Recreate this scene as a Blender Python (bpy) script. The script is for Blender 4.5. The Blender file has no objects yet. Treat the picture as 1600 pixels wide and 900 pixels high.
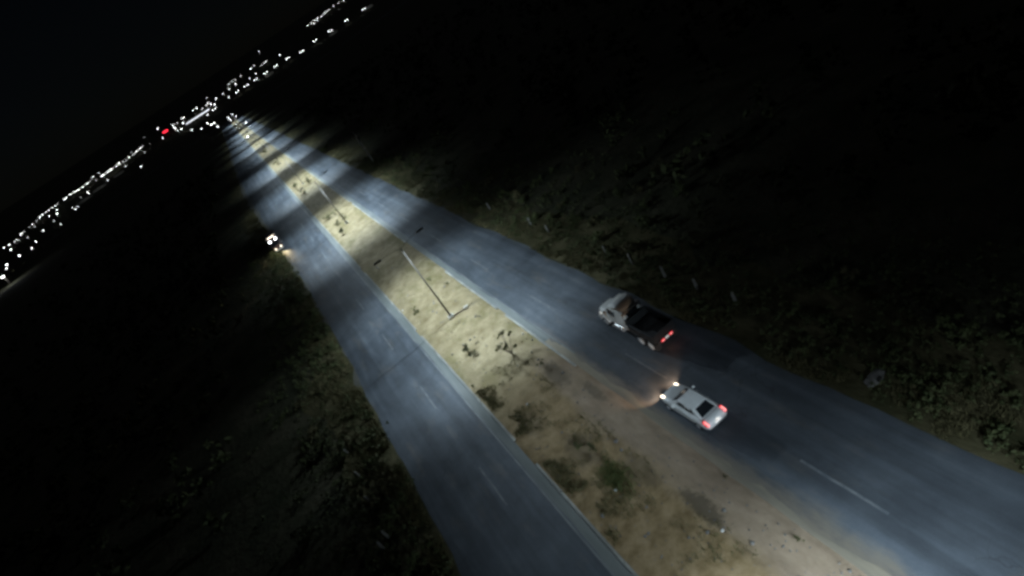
import bpy, math, random
import numpy as np
from mathutils import Vector, Matrix

# ----------------------------------------------------------------------------
# camera, world, fill light, exposure
# ----------------------------------------------------------------------------
scene = bpy.context.scene
col = scene.collection
R = math.radians
random.seed(11)
rng = np.random.default_rng(7)

def make_camera():
    # drone about 30 m up, looking along a dual carriageway (road runs along +Y), banked
    f_px, W, H = 953.0, 1600.0, 900.0
    m, c, vpx, h = 0.66, 376.0, 330.0, 30.0
    n = math.hypot(1, m)
    e1 = (1 / n, -m / n); e2 = (m / n, 1 / n)
    dx, dy = W / 2 - vpx, H / 2 - (c - m * vpx)
    u0 = dx * e1[0] + dy * e1[1]; v0 = dx * e2[0] + dy * e2[1]
    p = math.atan2(v0, f_px)
    a = Vector((f_px * math.cos(p) + v0 * math.sin(p), -u0)).normalized()
    r = Vector((-a[1], a[0]))
    A = Vector((r[0], a[0], 0)); Rh = Vector((r[1], a[1], 0)); Z = Vector((0, 0, 1))
    F = A * math.cos(p) - Z * math.sin(p)
    D = -(A * math.sin(p) + Z * math.cos(p))
    cx = Rh * e1[0] + D * e2[0]
    cy = Rh * e1[1] + D * e2[1]
    M = Matrix((cx, -cy, -F)).transposed().to_4x4()
    M.translation = (0, 0, h)
    cam = bpy.data.cameras.new('camera')
    cam.sensor_width = 36.0
    cam.lens = f_px / W * 36.0
    cam.clip_start = 0.5
    cam.clip_end = 20000
    ob = bpy.data.objects.new('camera', cam)
    ob.matrix_world = M
    col.objects.link(ob)
    scene.camera = ob
make_camera()

world = bpy.data.worlds.new("World")
scene.world = world
world.use_nodes = True
wn = world.node_tree.nodes; wl = world.node_tree.links
bg = wn['Background']
sky = wn.new('ShaderNodeTexSky')
sky.sky_type = 'NISHITA'
sky.sun_disc = False
sky.sun_elevation = R(40)
sky.sun_rotation = R(150)
wl.new(sky.outputs[0], bg.inputs[0])
bg.inputs[1].default_value = 0.00032

night_fill = bpy.data.lights.new('night_fill', 'SUN')  # weak sun added as fill to lift the unlit land and scrub
night_fill.energy = 0.05
night_fill.angle = R(0.5)
night_fill.color = (0.80, 0.88, 1.0)
night_fill_ob = bpy.data.objects.new('night_fill', night_fill)
night_fill_ob.rotation_euler = (R(50), R(0), R(150))
night_fill_ob.location = (0, 0, 200)
col.objects.link(night_fill_ob)

vs = scene.view_settings
vs.view_transform = 'Standard'
vs.look = 'None'
vs.exposure = 0.0
vs.gamma = 1.0
vs.use_curve_mapping = False
scene.cycles.max_bounces = 4
scene.cycles.diffuse_bounces = 2
scene.cycles.glossy_bounces = 2
scene.cycles.use_denoising = True
scene.cycles.pixel_filter_type = 'BLACKMAN_HARRIS'
scene.cycles.filter_width = 3.1
scene.cycles.sample_clamp_indirect = 3.0

LAMP_W = 4700.0            # power scale of one road-lamp head
LAMP_COL = (0.70, 0.87, 1.0)

# ----------------------------------------------------------------------------
# helpers
# ----------------------------------------------------------------------------
class MB:
    """collects shapes and links them as one mesh object"""
    def __init__(self):
        self.v = []; self.f = []
    def add(self, verts, faces):
        b = len(self.v)
        self.v += [tuple(p) for p in verts]
        self.f += [tuple(b + i for i in f) for f in faces]
        return self
    def box(self, x0, x1, y0, y1, z0, z1):
        vs_ = [(x0, y0, z0), (x1, y0, z0), (x1, y1, z0), (x0, y1, z0),
               (x0, y0, z1), (x1, y0, z1), (x1, y1, z1), (x0, y1, z1)]
        return self.add(vs_, [(0, 3, 2, 1), (4, 5, 6, 7), (0, 1, 5, 4), (1, 2, 6, 5), (2, 3, 7, 6), (3, 0, 4, 7)])
    def hexa(self, low, high):
        """four low corners, four high corners, both counter-clockwise from above"""
        return self.add(list(low) + list(high),
                        [(0, 3, 2, 1), (4, 5, 6, 7), (0, 1, 5, 4), (1, 2, 6, 5), (2, 3, 7, 6), (3, 0, 4, 7)])
    def tube(self, p0, p1, r0, r1=None, n=8):
        r1 = r0 if r1 is None else r1
        p0 = Vector(p0); p1 = Vector(p1)
        d = (p1 - p0).normalized()
        s = d.orthogonal().normalized(); t = d.cross(s)
        vs_ = []
        for p, r in ((p0, r0), (p1, r1)):
            for k in range(n):
                a = 2 * math.pi * k / n
                vs_.append(p + s * (math.cos(a) * r) + t * (math.sin(a) * r))
        fs = [(k, (k + 1) % n, n + (k + 1) % n, n + k) for k in range(n)]
        fs += [tuple(range(n - 1, -1, -1)), tuple(range(n, 2 * n))]
        return self.add(vs_, fs)
    def loft(self, stations, n=20, ex=4.0):
        """stations (y, half width, z bottom, z top): rounded box sections along y"""
        vs_ = []; fs = []
        for (y, w, zb, zt) in stations:
            zc = (zb + zt) / 2; hz = (zt - zb) / 2
            for k in range(n):
                a = 2 * math.pi * (k + .5) / n
                ca, sa = math.cos(a), math.sin(a)
                x = math.copysign(abs(ca) ** (2 / ex), ca) * w
                z = zc + math.copysign(abs(sa) ** (2 / ex), sa) * hz
                vs_.append((x, y, z))
        for i in range(len(stations) - 1):
            for k in range(n):
                a_, b_ = i * n + k, i * n + (k + 1) % n
                fs.append((a_, a_ + n, b_ + n, b_))
        fs.append(tuple(range(n)))
        fs.append(tuple(range((len(stations) - 1) * n + n - 1, (len(stations) - 1) * n - 1, -1)))
        return self.add(vs_, fs)
    def quad(self, a, b, c, d):
        return self.add([a, b, c, d], [(0, 1, 2, 3)])
    def slab(self, pts, t):
        """a thin plate: polygon pts (planar) thickened by vector t"""
        n = len(pts); t = Vector(t)
        vs_ = [Vector(p) for p in pts] + [Vector(p) + t for p in pts]
        fs = [tuple(range(n - 1, -1, -1)), tuple(range(n, 2 * n))]
        fs += [(k, (k + 1) % n, n + (k + 1) % n, n + k) for k in range(n)]
        return self.add(vs_, fs)
    def mesh(self, name, mat, smooth=False):
        me = bpy.data.meshes.new(name)
        me.from_pydata(self.v, [], self.f)
        me.update()
        if mat: me.materials.append(mat)
        if smooth: me.polygons.foreach_set('use_smooth', [True] * len(me.polygons))
        return me
    def build(self, name, mat, parent=None, smooth=False, bevel=0):
        ob = bpy.data.objects.new(name, self.mesh(name, mat, smooth))
        col.objects.link(ob)
        if parent is not None: ob.parent = parent
        if bevel:
            m = ob.modifiers.new('bevel', 'BEVEL'); m.width = bevel; m.segments = 4 if bevel > .08 else 2; m.limit_method = 'ANGLE'
        return ob

def np_obj(name, verts, faces, mat, parent=None, smooth=False):
    """a mesh object from numpy arrays; faces (n,3) or (n,4)"""
    me = bpy.data.meshes.new(name)
    verts = np.asarray(verts, dtype=np.float32); faces = np.asarray(faces, dtype=np.int32)
    k = faces.shape[1]
    me.vertices.add(len(verts)); me.vertices.foreach_set('co', verts.ravel())
    me.loops.add(faces.size); me.loops.foreach_set('vertex_index', faces.ravel())
    me.polygons.add(len(faces))
    me.polygons.foreach_set('loop_start', np.arange(0, faces.size, k, dtype=np.int32))
    me.polygons.foreach_set('loop_total', np.full(len(faces), k, dtype=np.int32))
    if smooth: me.polygons.foreach_set('use_smooth', np.ones(len(faces), dtype=bool))
    me.update(calc_edges=True); me.validate()
    me.materials.append(mat)
    ob = bpy.data.objects.new(name, me)
    col.objects.link(ob)
    if parent is not None: ob.parent = parent
    return ob

def tag(o, label=None, cat=None, group=None, kind=None):
    if label: o['label'] = label
    if cat: o['category'] = cat
    if group: o['group'] = group
    if kind: o['kind'] = kind
    return o

def empty(name, loc, rz=0.0):
    o = bpy.data.objects.new(name, None)
    o.empty_display_size = 0.3
    o.location = loc; o.rotation_euler = (0, 0, rz)
    col.objects.link(o)
    return o

def thing(name, label, cat, loc=(0, 0, 0), rz=0.0, group=None):
    return tag(empty(name, loc, rz), label, cat, group)

def copy_tree(o, parent=None):
    c = o.copy(); col.objects.link(c)
    if parent is not None: c.parent = parent
    for ch in list(o.children): copy_tree(ch, c)
    return c

def ordinal(k):
    return f"{k}{'th' if 10 <= k % 100 <= 20 else {1: 'st', 2: 'nd', 3: 'rd'}.get(k % 10, 'th')}"

def sstep(a, b, x):
    t = np.clip((x - a) / (b - a), 0, 1)
    return t * t * (3 - 2 * t)

def terrain(x, y):
    """flat plain that rises into low hills more than a kilometre away"""
    return 120.0 * sstep(900, 3600, np.hypot(x, y)) - 0.03

# ----------------------------------------------------------------------------
# materials
# ----------------------------------------------------------------------------
def mat_new(name):
    m = bpy.data.materials.new(name); m.use_nodes = True
    nt = m.node_tree
    return m, nt, nt.nodes['Principled BSDF']

def N(nt, kind, **kw):
    n = nt.nodes.new(kind)
    for k, v in kw.items(): setattr(n, k, v)
    return n

def coords(nt, scale=(1, 1, 1)):
    tc = N(nt, 'ShaderNodeTexCoord')
    mp = N(nt, 'ShaderNodeMapping')
    mp.inputs['Scale'].default_value = scale
    nt.links.new(tc.outputs['Object'], mp.inputs['Vector'])
    return mp.outputs[0]

def noise(nt, vec, scale, detail=4, rough=0.6):
    n = N(nt, 'ShaderNodeTexNoise')
    n.inputs['Scale'].default_value = scale
    n.inputs['Detail'].default_value = detail
    n.inputs['Roughness'].default_value = rough
    nt.links.new(vec, n.inputs['Vector'])
    return n.outputs['Fac']

def ramp(nt, fac, stops):
    r = N(nt, 'ShaderNodeValToRGB')
    els = r.color_ramp.elements
    while len(els) > 1: els.remove(els[-1])
    els[0].position = stops[0][0]; els[0].color = (*stops[0][1], 1)
    for p, c in stops[1:]:
        e = els.new(p); e.color = (*c, 1)
    nt.links.new(fac, r.inputs[0])
    return r.outputs[0]

def mix(nt, fac, a, b, mode='MIX'):
    n = N(nt, 'ShaderNodeMix', data_type='RGBA', blend_type=mode)
    if isinstance(fac, (int, float)): n.inputs[0].default_value = fac
    else: nt.links.new(fac, n.inputs[0])
    for s, i in ((a, 6), (b, 7)):
        if isinstance(s, tuple): n.inputs[i].default_value = (*s, 1)
        else: nt.links.new(s, n.inputs[i])
    return n.outputs[2]

def bump(nt, bs, fac, strength, dist):
    b = N(nt, 'ShaderNodeBump')
    b.inputs['Strength'].default_value = strength
    b.inputs['Distance'].default_value = dist
    nt.links.new(fac, b.inputs['Height'])
    nt.links.new(b.outputs[0], bs.inputs['Normal'])

def grey(v): return (v, v, v)

def mottled(name, stops, scale=1.0, rough=0.9, stretch=(1, 1, 1), bump_d=0.0, bscale=8.0, spec=0.3):
    m, nt, bs = mat_new(name)
    v = coords(nt, stretch)
    nt.links.new(ramp(nt, noise(nt, v, scale), stops), bs.inputs['Base Color'])
    bs.inputs['Roughness'].default_value = rough
    bs.inputs['Specular IOR Level'].default_value = spec
    if bump_d: bump(nt, bs, noise(nt, v, bscale, 5), 0.8, bump_d)
    return m

def plain(name, c, rough=0.5, metal=0.0, emit=None, estr=0.0, spec=0.5, coat=0.0):
    m, nt, bs = mat_new(name)
    v = coords(nt)
    f = noise(nt, v, 3.0, 4)
    nt.links.new(mix(nt, f, tuple(x * 0.82 for x in c), tuple(min(1, x * 1.15) for x in c)), bs.inputs['Base Color'])
    bs.inputs['Roughness'].default_value = rough
    bs.inputs['Metallic'].default_value = metal
    bs.inputs['Specular IOR Level'].default_value = spec
    bs.inputs['Coat Weight'].default_value = coat
    if emit:
        bs.inputs['Emission Color'].default_value = (*emit, 1)
        bs.inputs['Emission Strength'].default_value = estr
    return m

def asphalt_mat():
    m, nt, bs = mat_new('asphalt')
    v = coords(nt)
    vl = coords(nt, (1, 0.03, 1))            # streaks along the road: wheel tracks and oil
    base = ramp(nt, noise(nt, v, 0.35, 6), [(0.3, (0.062, 0.072, 0.084)), (0.7, (0.092, 0.105, 0.12))])
    streak = ramp(nt, noise(nt, vl, 1.1, 3), [(0.35, grey(0.78)), (0.65, grey(1.15))])
    c = mix(nt, 1.0, base, streak, 'MULTIPLY')
    pat = ramp(nt, noise(nt, coords(nt, (0.35, 0.06, 1)), 1.0, 2, .3), [(0.56, grey(1.0)), (0.6, grey(0.72))])
    c = mix(nt, 0.7, c, pat, 'MULTIPLY')
    grit = ramp(nt, noise(nt, v, 30, 3), [(0.3, grey(0.75)), (0.7, grey(1.2))])
    c = mix(nt, 1.0, c, grit, 'MULTIPLY')
    # dusty margins drift onto the carriageway
    dust = ramp(nt, noise(nt, coords(nt, (0.5, 0.12, 1)), 1.6, 5), [(0.55, grey(0)), (0.8, grey(0.6))])
    c = mix(nt, dust, c, (0.15, 0.132, 0.108))
    blot = ramp(nt, noise(nt, coords(nt, (.22, .1, 1)), 1.0, 6, .7), [(0.32, grey(0.7)), (0.68, grey(1.25))])
    c = mix(nt, 1.0, c, blot, 'MULTIPLY')
    sep = N(nt, 'ShaderNodeSeparateXYZ'); nt.links.new(v, sep.inputs[0])
    def mp(sock, a, b, lo=0.0, hi=1.0):
        n = N(nt, 'ShaderNodeMapRange'); n.interpolation_type = 'SMOOTHSTEP'; nt.links.new(sock, n.inputs[0])
        n.inputs[1].default_value = a; n.inputs[2].default_value = b; n.inputs[3].default_value = lo; n.inputs[4].default_value = hi
        return n.outputs[0]
    def mth(op, a, b):
        n = N(nt, 'ShaderNodeMath', operation=op)
        for i, q in enumerate((a, b)):
            if isinstance(q, (int, float)): n.inputs[i].default_value = q
            else: nt.links.new(q, n.inputs[i])
        return n.outputs[0]
    wt = mth('COSINE', mth('MULTIPLY', mth('SUBTRACT', sep.outputs[0], 9.75), 3.5), 0)
    c = mix(nt, mp(wt, -1.0, 1.0, 0.0, 0.16), c, (0.03, 0.033, 0.038))
    vo = N(nt, 'ShaderNodeTexVoronoi', feature='DISTANCE_TO_EDGE'); vo.inputs['Scale'].default_value = .22
    wv = N(nt, 'ShaderNodeVectorMath', operation='ADD'); nt.links.new(v, wv.inputs[0])
    nz = N(nt, 'ShaderNodeTexNoise'); nz.inputs['Scale'].default_value = .7; nz.inputs['Detail'].default_value = 5; nt.links.new(v, nz.inputs['Vector'])
    sc = N(nt, 'ShaderNodeVectorMath', operation='SCALE'); sc.inputs['Scale'].default_value = 2.2; nt.links.new(nz.outputs['Color'], sc.inputs[0])
    nt.links.new(sc.outputs[0], wv.inputs[1]); nt.links.new(wv.outputs[0], vo.inputs['Vector'])
    crack = mth('MULTIPLY', mp(vo.outputs['Distance'], .012, .004), mp(noise(nt, v, .09, 3), .48, .58))
    c = mix(nt, mth('MULTIPLY', crack, .3), c, (0.02, 0.02, 0.022))
    drift = mth('ADD', mp(sep.outputs[0], 11.3, 9.3, 0, .75), mth('MULTIPLY', mth('SUBTRACT', noise(nt, coords(nt, (1, .3, 1)), .8, 6, .7), .5), 1.4))
    drift = mth('MULTIPLY', mth('MULTIPLY', mp(drift, .15, .75), mp(sep.outputs[1], 52, 38)), mp(sep.outputs[0], 9.0, 9.1))
    c = mix(nt, mth('MULTIPLY', drift, .7), c, (0.20, 0.165, 0.12))
    nt.links.new(c, bs.inputs['Base Color'])
    bs.inputs['Roughness'].default_value = 0.8
    bs.inputs['Specular IOR Level'].default_value = 0.25
    bump(nt, bs, noise(nt, v, 40, 3), 0.5, 0.01)
    return m

def sand_mat():
    m, nt, bs = mat_new('median_sand')
    v = coords(nt)
    base = ramp(nt, noise(nt, v, 0.55, 8, .68), [(0.28, (0.14, 0.102, 0.05)), (0.42, (0.225, 0.178, 0.098)), (0.6, (0.315, 0.255, 0.152)), (0.78, (0.40, 0.335, 0.215))])
    weeds = ramp(nt, noise(nt, coords(nt, (0.28, 0.16, 1)), 1.0, 6, .7), [(0.5, grey(0)), (0.62, grey(0.85))])
    c = mix(nt, weeds, base, (0.16, 0.135, 0.06))
    spots = ramp(nt, noise(nt, v, 2.6, 5, .7), [(0.28, grey(0.45)), (0.42, grey(1.0))])
    c = mix(nt, 0.8, c, spots, 'MULTIPLY')
    grit = ramp(nt, noise(nt, v, 14, 4, .8), [(0.3, grey(0.72)), (0.75, grey(1.2))])
    c = mix(nt, 1.0, c, grit, 'MULTIPLY')
    # a packed greyish vehicle track along the right-hand side and browner soil towards the near end
    sep = N(nt, 'ShaderNodeSeparateXYZ'); nt.links.new(v, sep.inputs[0])
    wob = N(nt, 'ShaderNodeMath', operation='MULTIPLY_ADD')
    nt.links.new(noise(nt, v, 0.12, 4), wob.inputs[0]); wob.inputs[1].default_value = 22.0
    nt.links.new(sep.outputs[1], wob.inputs[2])
    near = N(nt, 'ShaderNodeMapRange'); near.interpolation_type = 'SMOOTHSTEP'
    nt.links.new(wob.outputs[0], near.inputs[0])
    near.inputs[1].default_value = 58; near.inputs[2].default_value = 46
    near.inputs[3].default_value = 0; near.inputs[4].default_value = 1
    brown = ramp(nt, noise(nt, v, 0.9, 7, .7), [(0.3, (0.13, 0.088, 0.038)), (0.5, (0.245, 0.174, 0.09)), (0.72, (0.345, 0.256, 0.15))])
    c = mix(nt, near.outputs[0], c, brown)
    wob2 = N(nt, 'ShaderNodeMath', operation='MULTIPLY_ADD')
    nt.links.new(noise(nt, coords(nt, (1, .25, 1)), 0.7, 5), wob2.inputs[0]); wob2.inputs[1].default_value = 2.4
    nt.links.new(sep.outputs[0], wob2.inputs[2])
    track = N(nt, 'ShaderNodeMapRange'); track.interpolation_type = 'SMOOTHSTEP'
    nt.links.new(wob2.outputs[0], track.inputs[0])
    track.inputs[1].default_value = 7.0; track.inputs[2].default_value = 8.6
    tm = N(nt, 'ShaderNodeMath', operation='MULTIPLY'); nt.links.new(track.outputs[0], tm.inputs[0]); nt.links.new(near.outputs[0], tm.inputs[1])
    trackc = ramp(nt, noise(nt, coords(nt, (1, .4, 1)), 1.4, 6), [(0.3, (0.21, 0.156, 0.107)), (0.7, (0.325, 0.25, 0.176))])
    c = mix(nt, tm.outputs[0], c, trackc)
    # damp and oily soil patches with ragged outlines
    for (px, py, rx, ry, k) in ((6.8, 21.5, .55, 1.7, .75), (6.0, 26.4, .75, 1.7, .5), (7.6, 39.4, .7, 2.0, .6), (8.3, 34.4, .4, 1.6, .5), (4.5, 31.0, .9, 1.8, .5), (3.2, 36.5, .9, 1.6, .4)):
        off = N(nt, 'ShaderNodeVectorMath', operation='SUBTRACT'); nt.links.new(v, off.inputs[0]); off.inputs[1].default_value = (px, py, .2)
        dv = N(nt, 'ShaderNodeVectorMath', operation='DIVIDE'); nt.links.new(off.outputs[0], dv.inputs[0]); dv.inputs[1].default_value = (rx, ry, 50)
        ln = N(nt, 'ShaderNodeVectorMath', operation='LENGTH'); nt.links.new(dv.outputs[0], ln.inputs[0])
        ad = N(nt, 'ShaderNodeMath', operation='MULTIPLY_ADD'); nt.links.new(noise(nt, v, 1.6, 6, .75), ad.inputs[0]); ad.inputs[1].default_value = 2.4; nt.links.new(ln.outputs['Value'], ad.inputs[2])
        ms = N(nt, 'ShaderNodeMapRange'); ms.interpolation_type = 'SMOOTHSTEP'; nt.links.new(ad.outputs[0], ms.inputs[0])
        ms.inputs[1].default_value = 2.5; ms.inputs[2].default_value = 1.8; ms.inputs[3].default_value = 0; ms.inputs[4].default_value = k
        c = mix(nt, ms.outputs[0], c, (0.075, 0.062, 0.042))
    nt.links.new(c, bs.inputs['Base Color'])
    bs.inputs['Roughness'].default_value = 0.95
    bs.inputs['Specular IOR Level'].default_value = 0.15
    bump(nt, bs, noise(nt, v, 3.0, 8, .7), 0.7, 0.07)
    return m

M = {}
M['asphalt'] = asphalt_mat()
M['sand'] = sand_mat()
M['gutter_sandy'] = mottled('gutter_under_sand', [(0.3, (0.14, 0.125, 0.10)), (0.55, (0.22, 0.19, 0.14)), (0.75, (0.28, 0.235, 0.17))], 0.8, .95, (1, .2, 1), .02)
M['gutter'] = mottled('gutter_concrete', [(0.3, (0.10, 0.11, 0.105)), (0.7, (0.17, 0.18, 0.17))], 0.8, .9, (1, .15, 1), .01)
M['kerb'] = mottled('kerb_concrete', [(0.35, (0.16, 0.16, 0.14)), (0.5, (0.24, 0.24, 0.215)), (0.64, (0.38, 0.38, 0.34))], 0.9, .9, (1, .35, 1), .01)
M['paint'] = mottled('road_paint', [(0.38, (0.08, 0.09, 0.10)), (0.68, (0.15, 0.16, 0.165))], 2.5, .7, (1, .5, 1))
M['edge_paint'] = mottled('edge_paint', [(0.4, (0.09, 0.10, 0.105)), (0.65, (0.165, 0.175, 0.17))], 1.5, .7, (1, .2, 1))
M['shoulder'] = mottled('shoulder_dirt', [(0.3, (0.06, 0.06, 0.05)), (0.7, (0.115, 0.108, 0.09))], 0.6, .95, (1, .3, 1), .03)
M['verge'] = mottled('dry_grass_verge', [(0.3, (0.034, 0.036, 0.016)), (0.5, (0.062, 0.056, 0.028)), (0.72, (0.11, 0.096, 0.052))], 0.5, 1.0, (1, .5, 1), .12, 3.0, .1)
M['terrain'] = mottled('scrub_soil', [(0.3, (0.028, 0.032, 0.018)), (0.5, (0.05, 0.05, 0.03)), (0.75, (0.085, 0.076, 0.05))], 0.18, 1.0, (1, 1, 1), .3, 1.2, .1)
M['galv'] = plain('weathered_pole_steel', (0.075, 0.065, 0.055), 0.7, 0.1)
M['housing'] = plain('lamp_housing_grey', (0.07, 0.07, 0.07), 0.5)
M['lens'] = plain('lamp_lens_lit', (0.8, 0.8, 0.8), 0.3, emit=(0.93, 0.98, 1.0), estr=60)
M['bowl'] = plain('lamp_bowl_lit', (0.8, 0.8, 0.8), 0.3, emit=(0.93, 0.98, 1.0), estr=18)
M['concrete'] = mottled('foundation_concrete', [(0.3, (0.30, 0.28, 0.23)), (0.7, (0.45, 0.43, 0.38))], 4, .9)
M['wood'] = mottled('weathered_pole_wood', [(0.3, (0.12, 0.10, 0.08)), (0.7, (0.22, 0.19, 0.16))], 5, .9)
M['post'] = mottled('whitewashed_post', [(0.3, (0.16, 0.15, 0.135)), (0.7, (0.32, 0.31, 0.28))], 6, .9)
M['pale_pole'] = mottled('pale_concrete_pole', [(0.3, (0.5, 0.49, 0.46)), (0.7, (0.7, 0.69, 0.66))], 4, .9)
M['rock'] = mottled('pale_rock', [(0.3, (0.10, 0.095, 0.088)), (0.7, (0.20, 0.19, 0.175))], 3, .9, bump_d=.03)
M['litter'] = plain('white_plastic', (0.48, 0.48, 0.46), 0.4)
M['pole_shadow'] = mottled('painted_pole_shadow', [(0.3, (0.12, 0.10, 0.07)), (0.7, (0.20, 0.17, 0.12))], 4, .95)  # darker soil tone standing in for the pole's cast shadow
M['white_car'] = plain('white_car_paint', (0.70, 0.71, 0.70), 0.3, coat=0.6)
M['glass'] = plain('dark_glass', (0.012, 0.014, 0.016), 0.22, spec=0.4)
M['black_trim'] = plain('black_trim', (0.018, 0.018, 0.02), 0.6)
M['tyre'] = plain('tyre_rubber', (0.016, 0.016, 0.016), 0.85)
M['rim'] = plain('alloy_rim', (0.5, 0.5, 0.5), 0.35, 0.8)
M['hub_white'] = plain('white_hub', (0.85, 0.85, 0.84), 0.5)
M['chrome'] = plain('bright_hub', (0.75, 0.75, 0.74), 0.3, 0.6)
M['tail_red'] = plain('tail_light_red', (0.5, 0.01, 0.015), 0.3, emit=(1.0, 0.05, 0.07), estr=.95)
M['tail_core'] = plain('tail_light_core', (0.8, 0.2, 0.2), 0.3, emit=(1.0, 0.42, 0.40), estr=1.3)
M['head_warm'] = plain('headlight_warm', (0.8, 0.8, 0.7), 0.2, emit=(1.0, 0.84, 0.66), estr=3.2)
M['head_dim'] = plain('headlight_dim', (0.8, 0.8, 0.78), 0.3, emit=(1.0, .95, .88), estr=.35)
M['head_white'] = plain('headlight_white', (0.8, 0.8, 0.8), 0.2, emit=(0.96, 0.97, 1.0), estr=16)
M['plate'] = plain('number_plate_lit', (0.7, 0.7, 0.7), 0.5, emit=(0.95, 0.9, 0.85), estr=0.35)
M['truck_grey'] = plain('truck_grey_paint', (0.82, 0.82, 0.78), 0.45, coat=.3)
M['truck_black'] = plain('dump_body_black', (0.012, 0.013, 0.013), 0.7)
M['chassis'] = plain('chassis_dark', (0.02, 0.02, 0.022), 0.8)
M['box_body'] = plain('box_body_dull', (0.10, 0.09, 0.085), 0.7)
M['cab_dark'] = plain('cab_maroon', (0.06, 0.03, 0.025), 0.5)
M['stem'] = mottled('woody_stem', [(0.3, (0.06, 0.045, 0.03)), (0.7, (0.12, 0.10, 0.07))], 6, .9)
M['pipe'] = plain('conduit', (0.3, 0.22, 0.17), 0.7)
M['building'] = mottled('pale_render', [(0.3, (0.3, 0.3, 0.28)), (0.7, (0.5, 0.5, 0.47))], 0.3, .9)
M['fascia'] = plain('lit_fascia', (0.8, 0.8, 0.85), 0.4, emit=(0.88, 0.92, 1.0), estr=2.2)
M['red_sign'] = plain('red_sign_face', (0.6, 0.02, 0.03), 0.4, emit=(1.0, 0.03, 0.06), estr=3.5)
M['window_lit'] = plain('lit_window', (0.6, 0.55, 0.45), 0.4, emit=(1.0, 0.9, 0.75), estr=1.5)

def leaf_mat(name, a, b):
    m, nt, bs = mat_new(name)
    oi = N(nt, 'ShaderNodeObjectInfo')
    v = coords(nt)
    c = ramp(nt, noise(nt, v, 2.2, 3), [(0.3, a), (0.7, b)])
    hs = N(nt, 'ShaderNodeHueSaturation')
    mr = N(nt, 'ShaderNodeMapRange')
    mr.inputs[3].default_value = 0.65; mr.inputs[4].default_value = 1.3
    nt.links.new(oi.outputs['Random'], mr.inputs[0])
    nt.links.new(mr.outputs[0], hs.inputs['Value'])
    nt.links.new(c, hs.inputs['Color'])
    nt.links.new(hs.outputs[0], bs.inputs['Base Color'])
    bs.inputs['Roughness'].default_value = 0.75
    bs.inputs['Specular IOR Level'].default_value = 0.2
    return m
M['leaf'] = leaf_mat('scrub_leaf', (0.055, 0.072, 0.028), (0.115, 0.125, 0.052))
M['leaf_dry'] = leaf_mat('dry_leaf', (0.085, 0.076, 0.036), (0.15, 0.132, 0.068))
M['leaf_median'] = leaf_mat('median_leaf', (0.05, 0.055, 0.022), (0.10, 0.095, 0.04))
M['grass'] = leaf_mat('dry_grass', (0.055, 0.052, 0.022), (0.13, 0.112, 0.055))
M['grass_green'] = leaf_mat('green_weed', (0.06, 0.072, 0.022), (0.11, 0.115, 0.045))

# ----------------------------------------------------------------------------
# the setting: ground, roads, median
# ----------------------------------------------------------------------------
def build_ground():
    rad = np.concatenate([np.linspace(0, 120, 41)[1:], np.geomspace(128, 9000, 60)])
    na = 160
    ang = np.linspace(0, 2 * np.pi, na, endpoint=False)
    X = np.concatenate([[0], (rad[:, None] * np.cos(ang)).ravel()])
    Y = np.concatenate([[0], (rad[:, None] * np.sin(ang)).ravel()])
    Zt = terrain(X, Y)
    fs = []
    for k in range(na): fs.append((0, 1 + k, 1 + (k + 1) % na, 1 + (k + 1) % na))
    f4 = []
    for i in range(len(rad) - 1):
        b = 1 + i * na
        for k in range(na):
            f4.append((b + k, b + na + k, b + na + (k + 1) % na, b + (k + 1) % na))
    me = bpy.data.meshes.new('ground')
    me.from_pydata([tuple(p) for p in np.stack([X, Y, Zt], 1).tolist()], [], [f[:3] for f in fs] + f4)
    me.materials.append(M['terrain']); me.update()
    ob = bpy.data.objects.new('ground', me); col.objects.link(ob)
    tag(ob, kind='structure')
build_ground()

def strip(name, xl, xr, y0, y1, z, mat, jl=0.0, jr=0.0, step=1.5, kind='structure', parent=None, seed=1, nx=1, zf=None):
    """a sheet along the road between x = xl(y) and xr(y) with ragged edges"""
    rg = np.random.default_rng(seed)
    ys = np.concatenate([np.arange(y0, min(y1, 260), step), np.arange(max(y0, 260), y1 + 6, 6.0)]) if y1 > 260 else np.arange(y0, y1 + step, step)
    def wob(a):
        if not a: return np.zeros(len(ys))
        w = rg.normal(0, 1, len(ys)); k = np.ones(3) / 3
        return (np.convolve(w, k, 'same') + .8 * np.sin(ys * .21 + seed) * .6 + .5 * np.sin(ys * .63 + 2 * seed)) * a
    L = (xl(ys) if callable(xl) else np.full(len(ys), float(xl))) + wob(jl)
    Rr = (xr(ys) if callable(xr) else np.full(len(ys), float(xr))) + wob(jr)
    t = np.linspace(0, 1, nx + 1)
    X = L[:, None] * (1 - t) + Rr[:, None] * t
    Yg = np.repeat(ys[:, None], nx + 1, 1)
    Zg = np.full_like(X, z) if zf is None else zf(X, Yg, t[None, :])
    V = np.stack([X, Yg, Zg], -1).reshape(-1, 3)
    i = np.arange(len(ys) - 1)[:, None] * (nx + 1) + np.arange(nx)[None, :]
    Fq = np.stack([i, i + 1, i + nx + 2, i + nx + 1], -1).reshape(-1, 4)
    ob = np_obj(name, V, Fq, mat, parent, smooth=nx > 1)
    if parent is None: tag(ob, kind=kind)
    return ob

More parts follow.
